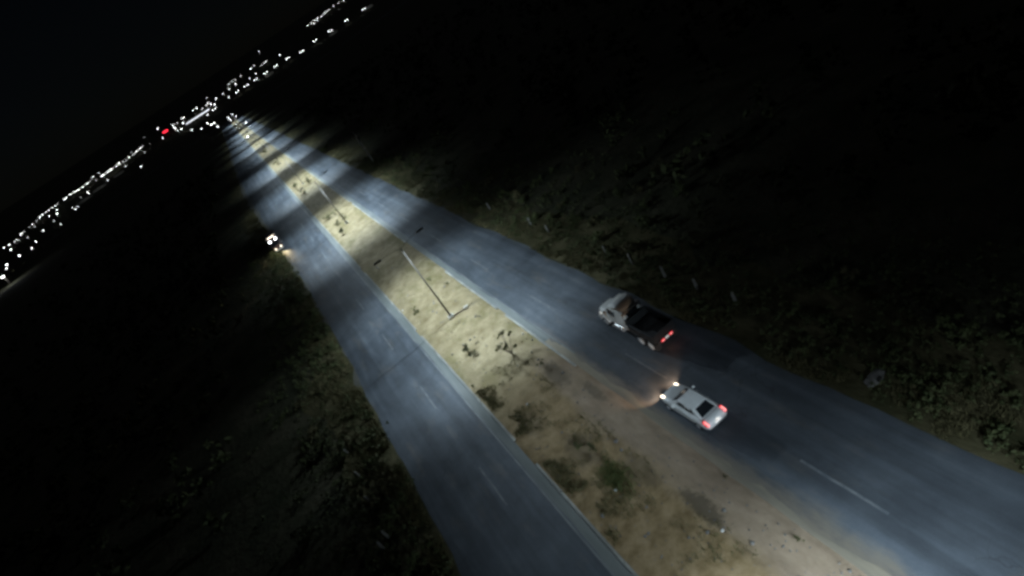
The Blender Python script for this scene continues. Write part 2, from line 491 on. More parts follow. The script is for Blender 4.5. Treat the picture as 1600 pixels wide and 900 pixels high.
Y0, Y1 = -70.0, 900.0
left_sh = lambda y: -6.6 - 5.6 * sstep(70, 260, y)
left_out = lambda y: -6.5 - 4.6 * sstep(75, 260, y)
strip('verge_right', 17.0, lambda y: 23.0 + 1.2 * np.sin(y * .05), Y0, Y1, -0.016, M['verge'], .15, .9, seed=3)
strip('verge_left', lambda y: left_sh(y) - 4.2 + .8 * np.sin(y * .07), lambda y: -6.3 + 0 * y, Y0, Y1, -0.016, M['verge'], .9, .15, seed=4)
strip('shoulder', left_sh, lambda y: -6.3 + 0 * y, 60, 420, -0.008, M['shoulder'], .35, .05, seed=5)
strip('road_left', left_out, 1.55, Y0, Y1, 0.0, M['asphalt'], .16, 0, seed=6)
strip('road_right', 9.15, 17.2, Y0, Y1, 0.0, M['asphalt'], 0, .2, seed=7)
strip('gutter_left', 0.78, 1.5, Y0, Y1, 0.004, M['gutter'], .03, 0, seed=8)
strip('gutter_right', 9.2, 9.85, 44, Y1, 0.004, M['gutter'], 0, .05, seed=9)
strip('gutter_right_near', 9.2, 9.7, Y0, 43.99, 0.004, M['gutter_sandy'], 0, .22, step=.6, seed=19)
strip('edge_line_left', 0.62, 0.76, Y0, Y1, 0.008, M['edge_paint'], .01, .01, seed=10)
strip('edge_line_right', 9.9, 10.02, 40, Y1, 0.008, M['edge_paint'], .01, .01, seed=11)
strip('crossing_road', -420, 420, 905, 922, 0.3, M['asphalt'], seed=12)

def med_z(X, Yg, t):
    w = np.clip(np.minimum(t, 1 - t) * 13, 0, 1)
    return 0.006 + w * (0.19 + .06 * np.sin(X * 1.7 + Yg * .31) + .05 * np.sin(X * .9 - Yg * .77 + 1) + .04 * np.sin(Yg * 1.9 + X * 2.3))
strip('median', 1.5, 9.24, Y0, Y1, 0.1, M['sand'], .0, .02, step=.5, seed=13, nx=14, zf=med_z)
def median_h(x, y):
    t = np.array((x - 1.5) / 7.74)
    return float(med_z(np.array(float(x)), np.array(float(y)), t))

# kerbs: low concrete edging, broken where the soil has buried it
for nm, x0, x1, ranges in (('kerb', 1.5, 1.68, [(-70, 16), (19, 33), (36.5, 60), (62, 88), (91, 140), (143, 300), (303, 900)]),
                           ('kerb', 9.02, 9.2, [(-70, 3), (38.5, 52), (54, 70), (88, 128), (131, 220), (224, 420), (424, 900)])):
    for k, (a, b) in enumerate(ranges):
        kb = MB()
        n = max(1, int((b - a) / 3.0))
        for i in range(n):
            ya, yb = a + (b - a) * i / n, a + (b - a) * (i + 1) / n - .02
            dz = random.uniform(-.025, .015); dx = random.uniform(-.012, .012)
            kb.box(x0 + dx, x1 + dx, ya, yb, -.02, .15 + dz)
        tag(kb.build('kerb', M['kerb']), kind='structure')

def dashes(name, x, first, period, n):
    for k in range(n):
        y = first + k * period
        b = MB()
        pts = []
        for i in range(6):
            yy = y + 5.0 * i / 5
            j = random.uniform(-.015, .015)
            pts.append((x - .075 + j, x + .075 + j, yy))
        for i in range(5):
            l0, r0, ya = pts[i]; l1, r1, yb = pts[i + 1]
            b.quad((l0, ya, .008), (r0, ya, .008), (r1, yb, .008), (l1, yb, .008))
        tag(b.build('lane_dash', M['paint']), kind='structure')
dashes('lane_dash', -1.7, 17.0, 15.0, 36)
dashes('lane_dash', 12.3, 14.5, 16.2, 34)

FAR_RIDGE = [(362.9, 2058.2), (376.9, 2067.9), (392.4, 2083.4), (405.9, 2084.9), (387.3, 2013.1), (407.8, 2035.6), (429.9, 2084.1), (441.9, 2095.9), (456.1, 2115.4), (477.7, 2127.0), (497.4, 2130.7), (504.6, 2085.8), (364.3, 1968.6)]
FAR_PAIR = [(346.4, 1327.5), (308.4, 1347.1), (271.4, 1361.2), (173.3, 1391.3), (144.2, 1396.6), (119.8, 1400.9), (95.9, 1398.7), (73.4, 1404.1), (51.7, 1401.0), (236.8, 1373.7), (192.2, 1312.0), (-5.3, 1330.0)]
FAR_TOWN = [(195.8, 1662.5), (116.2, 1571.7), (97.2, 1555.0), (32.1, 1403.6), (226.2, 2341.1), (150.9, 1733.4), (162.5, 1748.5), (169.1, 1753.9), (134.7, 1871.2), (147.2, 1868.2), (101.0, 1845.2), (75.0, 1856.5), (81.6, 1824.2), (62.8, 1828.9), (69.8, 1668.5), (50.0, 1657.2), (30.9, 1635.7), (12.8, 1625.9), (-3.0, 1854.0), (-8.5, 1644.0), (-14.4, 1601.9), (1.1, 1476.0), (-4.6, 1562.0), (-26.2, 1589.8), (-46.6, 1741.4), (-37.7, 1735.6), (-20.6, 1295.8), (-75.1, 1538.2), (-74.0, 1712.4), (-78.5, 1704.2), (-91.8, 1663.5), (-103.7, 1682.8), (-78.2, 1389.8), (-87.2, 1421.3), (-94.9, 1527.1), (-98.4, 1564.9), (-53.4, 1158.8), (-34.5, 987.4), (-18.5, 897.8), (-14.2, 885.9), (-10.9, 705.9), (-24.7, 1037.7), (-123.5, 1484.9), (-152.6, 1905.9)]
FAR_LEFT = [(-183.2, 1639.8), (-191.5, 1616.7), (-195.8, 1590.0), (-202.5, 1573.0), (-211.2, 1575.9), (-216.0, 1540.9), (-229.6, 1539.0), (-238.6, 1604.4), (-240.5, 1555.5), (-254.1, 1553.4), (-261.8, 1541.9), (-268.2, 1538.8), (-273.5, 1537.9), (-297.5, 1675.8), (-284.7, 1527.7), (-314.0, 1689.1), (-310.5, 1606.3), (-319.1, 1598.5), (-323.3, 1575.2), (-332.3, 1569.2), (-347.3, 1596.7), (-357.5, 1602.6), (-361.5, 1568.9), (-378.4, 1556.7), (-389.3, 1545.7), (-407.8, 1530.6), (-405.4, 1462.9), (-413.2, 1387.8), (-416.9, 1372.1), (-403.2, 1277.9), (-419.8, 1299.9), (-372.4, 1142.8), (-430.2, 1304.9), (-199.4, 1371.6), (-163.1, 1424.7), (-140.1, 1068.9), (-230.3, 1311.9), (-262.8, 1281.3), (-255.1, 1121.4), (-279.6, 1197.8), (-251.5, 1083.2), (-303.2, 1156.9), (-303.3, 1082.3), (-267.0, 899.2), (-239.9, 782.0), (-351.5, 1170.3), (-259.9, 800.9), (-270.1, 786.9), (-243.9, 702.9), (-212.3, 593.2), (-349.2, 1401.1), (-326.7, 1293.4), (-359.2, 1371.8), (-240.7, 929.3), (-380.4, 1339.0), (-392.0, 1262.5), (-161.2, 1581.8), (-192.0, 1898.3), (-225.7, 1569.9), (-213.1, 1674.5), (-276.3, 1345.9), (-286.1, 1323.4)]

# ----------------------------------------------------------------------------
# median street lamps
# ----------------------------------------------------------------------------
def lamp_light_data(spread, fall, power, spill, end, start):
    """luminaire with a wide cut-off beam along the road (as an IES table would give)"""
    ld = bpy.data.lights.new('road_luminaire', 'POINT')
    ld.energy = LAMP_W * power
    ld.color = LAMP_COL
    ld.shadow_soft_size = 0.0
    ld.use_nodes = True
    nt = ld.node_tree
    em = nt.nodes['Emission']
    tc = N(nt, 'ShaderNodeTexCoord')
    sp = N(nt, 'ShaderNodeSeparateXYZ'); nt.links.new(tc.outputs['Normal'], sp.inputs[0])
    def mth(op, a, b=None, c=None, clamp=False):
        n = N(nt, 'ShaderNodeMath', operation=op); n.use_clamp = clamp
        for i, s in enumerate((a, b, c)):
            if s is None: continue
            if isinstance(s, (int, float)): n.inputs[i].default_value = s
            else: nt.links.new(s, n.inputs[i])
        return n.outputs[0]
    cz = mth('MAXIMUM', mth('MULTIPLY', sp.outputs[2], -1.0), 0.02)
    tx = mth('DIVIDE', mth('ABSOLUTE', sp.outputs[0]), cz)
    ty = mth('ABSOLUTE', mth('SUBTRACT', mth('DIVIDE', sp.outputs[1], cz), 0.18))
    gx = mth('DIVIDE', 1.0, mth('ADD', 1.0, mth('POWER', mth('DIVIDE', tx, spread), fall)))
    mr = N(nt, 'ShaderNodeMapRange'); mr.interpolation_type = 'SMOOTHSTEP'
    nt.links.new(ty, mr.inputs[0])
    mr.inputs[1].default_value = end; mr.inputs[2].default_value = start
    mr.inputs[3].default_value = 0.0; mr.inputs[4].default_value = 1.0
    tail = mth('DIVIDE', spill, mth('ADD', 1.0, mth('POWER', mth('DIVIDE', ty, 3.4), 4.0)))
    gy = mth('ADD', mr.outputs[0], tail)
    gate = mth('GREATER_THAN', cz, 0.2)
    E = mth('MULTIPLY', mth('MULTIPLY', gx, gy), gate)
    I = mth('DIVIDE', E, mth('POWER', cz, 3.0))
    nt.links.new(mth('MINIMUM', I, 14.0), em.inputs['Strength'])
    return ld

LIGHT = lamp_light_data(0.70, 3.0, 1.0, 0.17, 2.2, 0.9)
LIGHT_WIDE = lamp_light_data(0.92, 5.0, 1.6, 0.06, 2.55, 0.5)       # luminaires further along are given a wider, stronger beam
LAMP_X = 5.3
HEAD_Z = 9.95

def make_lamp():
    t = thing('street_lamp', 'x', 'street lamp', (LAMP_X, 0, 0), 0, 'double-armed lamps along the median')
    b = MB(); b.tube((0, 0, .45), (0, 0, 9.85), .11, .055, 10); b.build('pole', M['galv'], t, smooth=True)
    b = MB(); b.box(-.32, .32, -.32, .32, .02, .42); b.build('foundation', M['concrete'], t, bevel=.03)
    b = MB(); b.box(-.2, .2, -.2, .2, .42, .46); b.build('base_plate', M['galv'], t)
    for s in (-1, 1):
        b = MB()
        pts = [(0, 0, 9.6), (s * .5, 0, 9.85), (s * 1.3, 0, 10.0), (s * 2.3, 0, 10.06)]
        for p, q in zip(pts[:-1], pts[1:]): b.tube(p, q, .026, .022, 6)
        b.build('arm', M['galv'], t, smooth=True)
        b = MB()
        x0, x1 = (s * 2.2, s * 3.1)
        xa, xb = min(x0, x1), max(x0, x1)
        b.hexa([(xa, -.19, 9.98), (xb, -.19, 9.98), (xb, .19, 9.98), (xa, .19, 9.98)],
               [(xa + .06, -.12, 10.14), (xb - .1, -.12, 10.14), (xb - .1, .12, 10.14), (xa + .06, .12, 10.14)])
        h = b.build('lamp_head', M['housing'], t, bevel=.03)
        b = MB(); b.box(xa + .2, xb - .12, -.08, .08, 9.974, 9.9785)
        b.build('lens', M['lens'], h)
    return t

def add_light(t, side, wide):
    lo = bpy.data.objects.new('luminaire_light', LIGHT_WIDE if wide else LIGHT)
    col.objects.link(lo); lo.parent = t
    lo.location = (side * 2.75, 0, HEAD_Z - .06)

LAMP_Y = [-1.5, 58.6, 117.0, 180.0, 245.0, 308.0, 365.0, 420.0, 478.0, 536.0, 592.0, 640.0, 690.0, 745.0]
LAMP_LABEL = {
    1: 'tall double-armed street lamp on a square footing, nearest in view on the sandy median',
    2: 'double-armed street lamp among young trees, second along the median',
    3: 'double-armed street lamp, third along the median',
    4: 'double-armed street lamp, fourth along the median',
    5: 'double-armed street lamp with a glowing bowl, fifth along the median',
}
proto = make_lamp()
BOWL = {5: (-1,), 7: (1,), 10: (-1, 1), 12: (-1, 1), 11: (-1,)}
bowl_me = None
lamps = []
for i, y in enumerate(LAMP_Y):
    o = proto if i == 0 else copy_tree(proto)
    lamps.append((i, y, o))
for i, y, o in lamps:
    o.location = (LAMP_X, y, .16)
    if i in LAMP_LABEL: o['label'] = LAMP_LABEL[i]
    elif i == 0: o['label'] = 'double-armed street lamp on the median below the camera'
    else: o['label'] = f'small far double-armed street lamp, {ordinal(i)} along the median from the camera'
    for s in (-1, 1): add_light(o, s, i >= 2)
    for s in BOWL.get(i, ()):
        b = MB()
        q = .28 if y < 450 else .34
        b.loft([(-q, q * .5, 9.8, 9.92), (-q * .6, q, 9.7, 9.95), (q * .6, q, 9.7, 9.95), (q, q * .5, 9.8, 9.92)], 12, 2.2)
        w = b.build('glass_bowl', M['bowl'], o, smooth=True)
        w.location = (s * 2.75, 0, .05)

# nearest lamp pole's shadow painted as a dark strip across the median, small pale box on it
b = MB()
xs = np.linspace(3.9, 8.8, 26)
for xa, xb in zip(xs[:-1], xs[1:]):
    ya, yb = 59.3 - (xa - 3.9) * .33, 59.3 - (xb - 3.9) * .33
    za, zb = median_h(xa, ya) + .02, median_h(xb, yb) + .02
    wa = .10 + .05 * math.sin(xa * 5); wb = .10 + .05 * math.sin(xb * 5)
    b.add([(xa, ya - wa, za), (xb, yb - wb, zb), (xb, yb + wb, zb), (xa, ya + wa, za)], [(0, 1, 2, 3)])
tag(b.build('pole_shadow_strip', M['pole_shadow']), kind='structure')
b = MB(); b.tube((5.6, 58.78, median_h(5.6, 58.8) + .06), (7.0, 58.34, median_h(7, 58.3) + .06), .055, n=8)
tag(b.build('conduit_pipe', M['pipe'], smooth=True), 'thin brown conduit pipe lying across the sand beside the nearest lamp', 'pipe')
t = thing('junction_box', 'small pale junction box on the sand right of the nearest lamp', 'box', (7.15, 58.2, median_h(7.15, 58.2) - .03), R(-18))
b = MB(); b.box(-.24, .24, -.2, .2, 0, .26); b.build('body', M['concrete'], t, bevel=.02)
b = MB(); b.box(-.27, .27, -.23, .23, .26, .31); b.build('lid', M['concrete'], t, bevel=.01)

# ----------------------------------------------------------------------------
# vehicles (local frame: +Y forward, origin on the road)
# ----------------------------------------------------------------------------
def lerp3(a, b, t): return Vector(a) * (1 - t) + Vector(b) * t

def panel(quad, u0, u1, v0, v1, off):
    """a quad inside the quad (a b c d = bottom-left, bottom-right, top-right, top-left), pushed out by off"""
    a, b_, c, d = [Vector(p) for p in quad]
    nrm = (b_ - a).cross(d - a).normalized()
    def P(u, v): return lerp3(lerp3(a, b_, u), lerp3(d, c, u), v)
    return [P(u0, v0) + nrm * off, P(u1, v0) + nrm * off, P(u1, v1) + nrm * off, P(u0, v1) + nrm * off], nrm

def add_panel(name, mat, parent, quad, u0, u1, v0, v1, off=.004, th=.012):
    pts, nrm = panel(quad, u0, u1, v0, v1, off)
    return MB().slab(pts, nrm * th).build(name, mat, parent)

def wheel(parent, x, y, r, w, rim_mat, rim_r=.62):
    s = 1 if x > 0 else -1
    b = MB(); b.tube((x - w / 2, y, r), (x + w / 2, y, r), r, n=20)
    wh = b.build('wheel', M['tyre'], parent, bevel=.02)
    b = MB(); b.tube((x + s * (w / 2 - .02), y, r), (x + s * (w / 2 + .012), y, r), r * rim_r, r * rim_r * .9, n=16)
    b.tube((x + s * (w / 2 + .012), y, r), (x + s * (w / 2 + .05), y, r), r * .2, r * .16, n=10)
    b.build('rim', rim_mat, wh)
    return wh

def spot_lamp(name, parent, loc, energy, color, size, tilt, yaw=0.0):
    ld = bpy.data.lights.new(name, 'SPOT')
    ld.energy = energy; ld.color = color; ld.spot_size = R(size); ld.spot_blend = .8; ld.shadow_soft_size = .06
    o = bpy.data.objects.new(name, ld); col.objects.link(o); o.parent = parent
    o.location = loc; o.rotation_euler = (R(90 - tilt), 0, yaw)
    return o

def point_lamp(name, parent, loc, energy, color, rad=.08):
    ld = bpy.data.lights.new(name, 'POINT')
    ld.energy = energy; ld.color = color; ld.shadow_soft_size = rad
    o = bpy.data.objects.new(name, ld); col.objects.link(o); o.parent = parent; o.location = loc
    return o

def make_sedan(x, y, rz):
    t = thing('sedan', 'white four-door sedan with lit tail lights driving in the inner right-hand lane', 'car', (x, y, .004), rz)
    b = MB()
    b.loft([(-2.34, .66, .46, .80), (-2.28, .78, .34, .93), (-2.08, .85, .27, 1.0), (-1.5, .895, .24, 1.01), (-.6, .915, .23, .98),
            (.5, .915, .23, .96), (1.1, .90, .23, .93), (1.7, .865, .24, .86), (2.1, .77, .28, .77), (2.28, .62, .34, .68), (2.36, .42, .40, .60)], 32, 3.6)
    b.build('body', M['white_car'], t, smooth=True)
    rb, rt = (-1.78, .74, .96), (-1.08, .57, 1.40)
    fb, ft = (1.12, .75, .91), (.32, .58, 1.43)
    mt = (-.35, .59, 1.465)
    def mir(p): return (-p[1], p[0], p[2])
    def rgt(p): return (p[1], p[0], p[2])
    b = MB()
    V = [mir(rb), rgt(rb), mir(fb), rgt(fb), mir(rt), rgt(rt), mir(ft), rgt(ft), mir(mt), rgt(mt)]
    b.add(V, [(0, 1, 5, 4), (3, 2, 6, 7), (4, 5, 9, 8), (8, 9, 7, 6), (1, 3, 7, 9, 5), (2, 0, 4, 8, 6), (0, 2, 3, 1)])
    cab = b.build('cabin', M['white_car'], t, smooth=False, bevel=.10)
    rear = (V[0], V[1], V[5], V[4]); front = (V[3], V[2], V[6], V[7])
    add_panel('rear_window', M['glass'], t, rear, .10, .90, .10, .90)
    add_panel('windscreen', M['glass'], t, front, .07, .93, .08, .92)
    rs = (V[1], V[3], V[7], V[5]); ls = (V[2], V[0], V[4], V[6])
    for q, cuts in ((rs, ((.16, .50), (.54, .86))), (ls, ((.14, .46), (.50, .84)))):
        for (u0, u1) in cuts:
            add_panel('side_window', M['glass'], t, q, u0, u1, .22, .84, .006)
    for sx in (-1, 1):
        for yy in (-1.38, 1.42): wheel(t, sx * .80, yy, .32, .21, M['rim'])
        b = MB(); b.loft([(1.82, .07, .66, .78), (2.05, .10, .62, .745), (2.24, .09, .58, .69)], 12, 3)
        h = b.build('headlight', M['head_warm'], t, smooth=True); h.location = (sx * .63, .02, .035)
        b = MB(); b.hexa([(-.085, -2.36, .74), (.085, -2.36, .74), (.085, -1.94, .78), (-.085, -1.94, .78)],
                         [(-.085, -2.345, .93), (.085, -2.345, .93), (.085, -1.94, 1.015), (-.085, -1.94, 1.015)])
        h = b.build('tail_light', M['tail_red'], t, bevel=.03); h.location = (sx * .74, 0, .005)
        b = MB(); b.hexa([(-.045, -2.368, .76), (.045, -2.368, .76), (.045, -2.06, .8), (-.045, -2.06, .8)],
                         [(-.045, -2.352, .938), (.045, -2.352, .938), (.045, -2.06, 1.012), (-.045, -2.06, 1.012)])
        g = b.build('lamp_core', M['tail_core'], h); g.location = (0, 0, .008)
        b = MB(); b.box(-.10, .10, -.06, .07, -.07, .07); h = b.build('mirror', M['white_car'], t, bevel=.03); h.location = (sx * .95, .62, 1.0)
        for yy in (-.72, .32):
            b = MB(); b.box(-.012, .012, -.09, .09, -.015, .015); h = b.build('door_handle', M['rim'], t); h.location = (sx * .903, yy, .84)
        for yy in (-.28, .78, -1.2):
            b = MB(); b.box(-.004, .004, -.006, .006, .30, .93); h = b.build('door_seam', M['black_trim'], t); h.location = (sx * .899, yy, 0)
    b = MB(); b.box(-.26, .26, -2.372, -2.345, .60, .72); b.build('number_plate', M['plate'], t)
    b = MB(); b.box(-.72, .72, -2.365, -2.20, .32, .46); b.build('rear_bumper', M['black_trim'], t, bevel=.03)
    b = MB(); b.box(-.5, .5, 2.22, 2.36, .36, .5); b.build('grille', M['black_trim'], t, bevel=.02)
    b = MB(); b.box(-.70, .70, -1.90, -1.892, 1.004, 1.012); b.build('boot_seam', M['black_trim'], t)
    for sx in (-1, 1):
        spot_lamp('headlight_beam', t, (sx * .62, 2.42, .66), 240, (1.0, .66, .42), 90, 20, -sx * .2)
        point_lamp('tail_glow', t, (sx * .68, -2.52, .82), .3, (1, .12, .08))
    point_lamp('plate_glow', t, (0, -2.46, .78), .8, (1, .9, .8), .03)
    return t

def make_dump_truck(x, y, rz):
    t = thing('dump_truck', 'dump truck with pale grey cab and black open body, two red lights at its tail', 'truck', (x, y, .004), rz)
    b = MB()
    for sx in (-1, 1): b.box(sx * .42 - .07, sx * .42 + .07, -4.25, 4.0, .78, 1.04)
    for yy in (-4.1, -2.8, -1.0, 1.0, 3.0): b.box(-.42, .42, yy - .06, yy + .06, .82, 1.0)
    b.build('chassis', M['chassis'], t)
    b = MB()
    b.loft([(2.35, 1.02, 1.02, 2.05), (3.0, .98, 1.0, 1.98), (3.7, .92, .95, 1.86), (4.2, .84, .92, 1.74), (4.42, .72, .98, 1.56)], 22, 3.6)
    hood = b.build('hood', M['truck_grey'], t, smooth=True)
    b = MB()
    for k in range(6): b.box(-.52, .52, 4.415, 4.45, 1.05 + k * .08, 1.09 + k * .08)
    b.build('grille', M['chrome'], hood)
    # cab
    lo = [(-1.14, -.45, 1.0), (1.14, -.45, 1.0), (1.10, 2.45, 1.0), (-1.10, 2.45, 1.0)]
    mi = [(-1.14, -.45, 2.0), (1.14, -.45, 2.0), (1.10, 2.45, 1.98), (-1.10, 2.45, 1.98)]
    hi = [(-1.04, -.4, 2.82), (1.04, -.4, 2.82), (.98, 2.02, 2.84), (-.98, 2.02, 2.84)]
    b = MB(); b.hexa(lo, mi); b.add(mi + hi, [(4, 5, 6, 7), (0, 1, 5, 4), (1, 2, 6, 5), (2, 3, 7, 6), (3, 0, 4, 7)])
    b.build('cab', M['truck_grey'], t, bevel=.05)
    add_panel('windscreen', M['glass'], t, (mi[2], mi[3], hi[3], hi[2]), .06, .94, .08, .88)
    add_panel('side_window', M['glass'], t, (mi[1], mi[2], hi[2], hi[1]), .5, .93, .08, .80)
    add_panel('side_window', M['glass'], t, (mi[3], mi[0], hi[0], hi[3]), .07, .5, .08, .80)
    add_panel('rear_window', M['glass'], t, (mi[0], mi[1], hi[1], hi[0]), .22, .78, .2, .75)
    b = MB(); b.loft([(-.25, .8, 2.80, 3.2), (.1, 1.0, 2.78, 3.55), (.9, 1.02, 2.78, 3.5), (1.6, .95, 2.78, 3.15), (2.1, .75, 2.78, 2.9)], 18, 3)
    b.build('roof_fairing', M['truck_grey'], t, smooth=True)
    b = MB(); b.box(-.98, .98, 2.02, 2.36, 2.70, 2.76); b.build('sun_visor', M['truck_grey'], t, bevel=.02)
    b = MB(); b.box(-1.08, 1.08, 4.36, 4.56, .52, .86); b.build('front_bumper', M['chrome'], t, bevel=.04)
    for sx in (-1, 1):
        # arched front mudguard
        b = MB(); rr = .66; n = 9; vs_ = []; fs = []
        for k in range(n + 1):
            a = R(15) + R(150) * k / n
            for xx in (.72, 1.2):
                vs_.append((sx * xx, 3.35 + rr * math.cos(a), .52 + rr * math.sin(a)))
            for xx in (.72, 1.2):
                vs_.append((sx * xx, 3.35 + (rr + .05) * math.cos(a), .52 + (rr + .05) * math.sin(a)))
        for k in range(n):
            q = k * 4
            fs += [(q, q + 1, q + 5, q + 4), (q + 2, q + 6, q + 7, q + 3), (q + 1, q + 3, q + 7, q + 5), (q, q + 4, q + 6, q + 2)]
        b.add(vs_, fs); b.build('mudguard', M['truck_grey'], t)
        wheel(t, sx * 1.0, 3.35, .52, .3, M['chrome'])
        for yy in (-2.05, -3.4):
            wheel(t, sx * .98, yy, .52, .5, M['hub_white'], .74)
        b = MB(); b.tube((sx * .98, .55, .72), (sx * .98, 1.75, .72), .3, n=16); b.build('fuel_tank', M['chrome'], t, smooth=False, bevel=.03)
        b = MB(); b.box(sx * .78 - .0, sx * 1.18, 1.8, 2.35, .48, .54) if sx > 0 else b.box(-1.18, -.78, 1.8, 2.35, .48, .54)
        b.build('step', M['chrome'], t)
        b = MB(); b.box(-.11, .11, -.05, .05, -.28, .28); m_ = b.build('mirror', M['truck_grey'], t, bevel=.02); m_.location = (sx * 1.32, 2.15, 2.25)
        b = MB(); b.tube((sx * 1.08, 2.12, 2.5), (sx * 1.32, 2.12, 2.5), .02, n=5); b.build('mirror_arm', M['chassis'], t)
        b = MB(); b.loft([(4.05, .13, 1.0, 1.28), (4.28, .12, 1.02, 1.26), (4.36, .07, 1.07, 1.2)], 12, 3)
        h = b.build('headlight', M['head_dim'], t, smooth=True); h.location = (sx * .86, .03, .0)
        b = MB(); b.box(-.17, .17, -4.44, -4.36, .98, 1.14); h = b.build('tail_light', M['tail_red'], t, bevel=.02); h.location = (sx * .46, 0, 0)
        b = MB(); b.box(-.09, .09, -4.452, -4.441, 1.02, 1.10); g = b.build('lamp_core', M['tail_core'], h)
        b = MB(); b.slab([(sx * .70, -4.12, .25), (sx * 1.26, -4.12, .25), (sx * 1.26, -4.12, .95), (sx * .70, -4.12, .95)], (0, -.02, 0)); b.build('mud_flap', M['tyre'], t)
    b = MB(); b.box(-.19, .19, -4.43, -4.37, .98, 1.12); b.build('number_plate', M['plate'], t)
    b = MB(); b.box(-1.0, 1.0, -4.36, -4.25, .86, 1.2); b.build('tail_bar', M['chassis'], t)
    b = MB(); b.tube((.92, -.6, 1.1), (.92, -.6, 3.1), .07, n=8); b.build('exhaust_stack', M['chrome'], t, smooth=True)
    # open dump body
    b = MB()
    b.box(-1.2, 1.2, -4.3, -.8, 1.14, 1.24)
    bed = b.build('dump_body', M['truck_black'], t)
    for sx in (-1, 1):
        xa, xb = (1.16, 1.23) if sx > 0 else (-1.23, -1.16)
        b = MB(); b.box(xa, xb, -4.3, -.8, 1.24, 2.0)
        sd = b.build('side_wall', M['truck_black'], bed)
        for yy in np.linspace(-4.1, -1.0, 6):
            b = MB(); b.box(sx * 1.233 if sx > 0 else -1.30, 1.30 if sx > 0 else -1.233, yy - .06, yy + .06, 1.2, 1.96)
            b.build('rib', M['chassis'], bed)
        b = MB(); b.box(xa - .04, xb + .04, -4.3, -.8, 2.002, 2.07); b.build('rail', M['chassis'], bed)
    b = MB(); b.box(-1.158, 1.158, -.87, -.8, 1.242, 2.3); b.build('headboard', M['truck_black'], bed)
    b = MB(); b.box(-1.158, 1.158, -4.3, -4.23, 1.242, 1.95); b.build('tailgate', M['truck_black'], bed)
    b = MB(); b.box(-1.1, 1.1, -4.16, -1.0, 1.26, 1.55); b.build('load', M['truck_black'], bed, bevel=.12)
    for sx in (-1, 1):
        spot_lamp('headlight_beam', t, (sx * .86, 4.5, 1.12), 25, (1.0, .8, .6), 70, 18)
        point_lamp('tail_glow', t, (sx * .46, -4.75, .75), .9, (1, .25, .15))
    return t

def make_box_truck(x, y, rz):
    t = thing('box_truck', 'box truck facing the camera on the left shoulder with headlights and roof lights on', 'truck', (x, y, 0), rz)
    b = MB()
    for sx in (-1, 1): b.box(sx * .4 - .06, sx * .4 + .06, -3.2, 3.1, .6, .82)
    b.build('chassis', M['chassis'], t)
    lo = [(-1.0, 1.6, .6), (1.0, 1.6, .6), (1.0, 3.3, .6), (-1.0, 3.3, .6)]
    mi = [(-1.0, 1.6, 1.6), (1.0, 1.6, 1.6), (1.0, 3.3, 1.55), (-1.0, 3.3, 1.55)]
    hi = [(-.92, 1.62, 2.5), (.92, 1.62, 2.5), (.90, 2.95, 2.5), (-.90, 2.95, 2.5)]
    b = MB(); b.hexa(lo, mi); b.add(mi + hi, [(4, 5, 6, 7), (0, 1, 5, 4), (1, 2, 6, 5), (2, 3, 7, 6), (3, 0, 4, 7)])
    b.build('cab', M['cab_dark'], t, bevel=.05)
    add_panel('windscreen', M['glass'], t, (mi[2], mi[3], hi[3], hi[2]), .06, .94, .08, .88)
    add_panel('side_window', M['glass'], t, (mi[1], mi[2], hi[2], hi[1]), .2, .9, .08, .84)
    add_panel('side_window', M['glass'], t, (mi[3], mi[0], hi[0], hi[3]), .1, .8, .08, .84)
    b = MB(); b.box(-1.1, 1.1, -3.3, 1.45, .85, 3.35); b.build('box_body', M['box_body'], t, bevel=.04)
    b = MB(); b.box(-.95, .95, 3.3, 3.42, .42, .66); b.build('bumper', M['chrome'], t, bevel=.03)
    for sx in (-1, 1):
        wheel(t, sx * .88, 2.3, .42, .24, M['rim']); wheel(t, sx * .86, -2.0, .42, .42, M['rim'])
        b = MB(); b.tube((sx * .60, 3.28, .95), (sx * .60, 3.37, .95), .17, n=14); h = b.build('headlight', M['head_warm'], t)
        b = MB(); b.tube((sx * .66, 2.70, 2.72), (sx * .66, 2.82, 2.72), .19, n=14); h = b.build('roof_light', M['head_white'], t)
        b = MB(); b.box(sx * .66 - .03, sx * .66 + .03, 2.68, 2.76, 2.49, 2.6); b.build('light_bracket', M['chassis'], t)
        spot_lamp('headlight_beam', t, (sx * .60, 3.5, .95), 2600, (1.0, .80, .45), 80, 7, R(-16))
        b = MB(); b.box(-.1, .1, -.05, .05, -.2, .2); m_ = b.build('mirror', M['chassis'], t); m_.location = (sx * 1.2, 3.0, 1.9)
        b = MB(); b.tube((sx * .99, 3.0, 2.0), (sx * 1.2, 3.0, 2.0), .02, n=5); b.build('mirror_arm', M['chassis'], t)
    b = MB(); b.box(-.75, .75, 1.455, 1.53, 3.15, 3.33); b.build('light_bar', M['head_warm'], t)
    return t

make_sedan(11.42, 26.95, R(1.0))
dt = make_dump_truck(14.72, 36.8, R(1.0)); dt.scale = (.88, .88, .88)
make_box_truck(-8.15, 134.9, R(180))

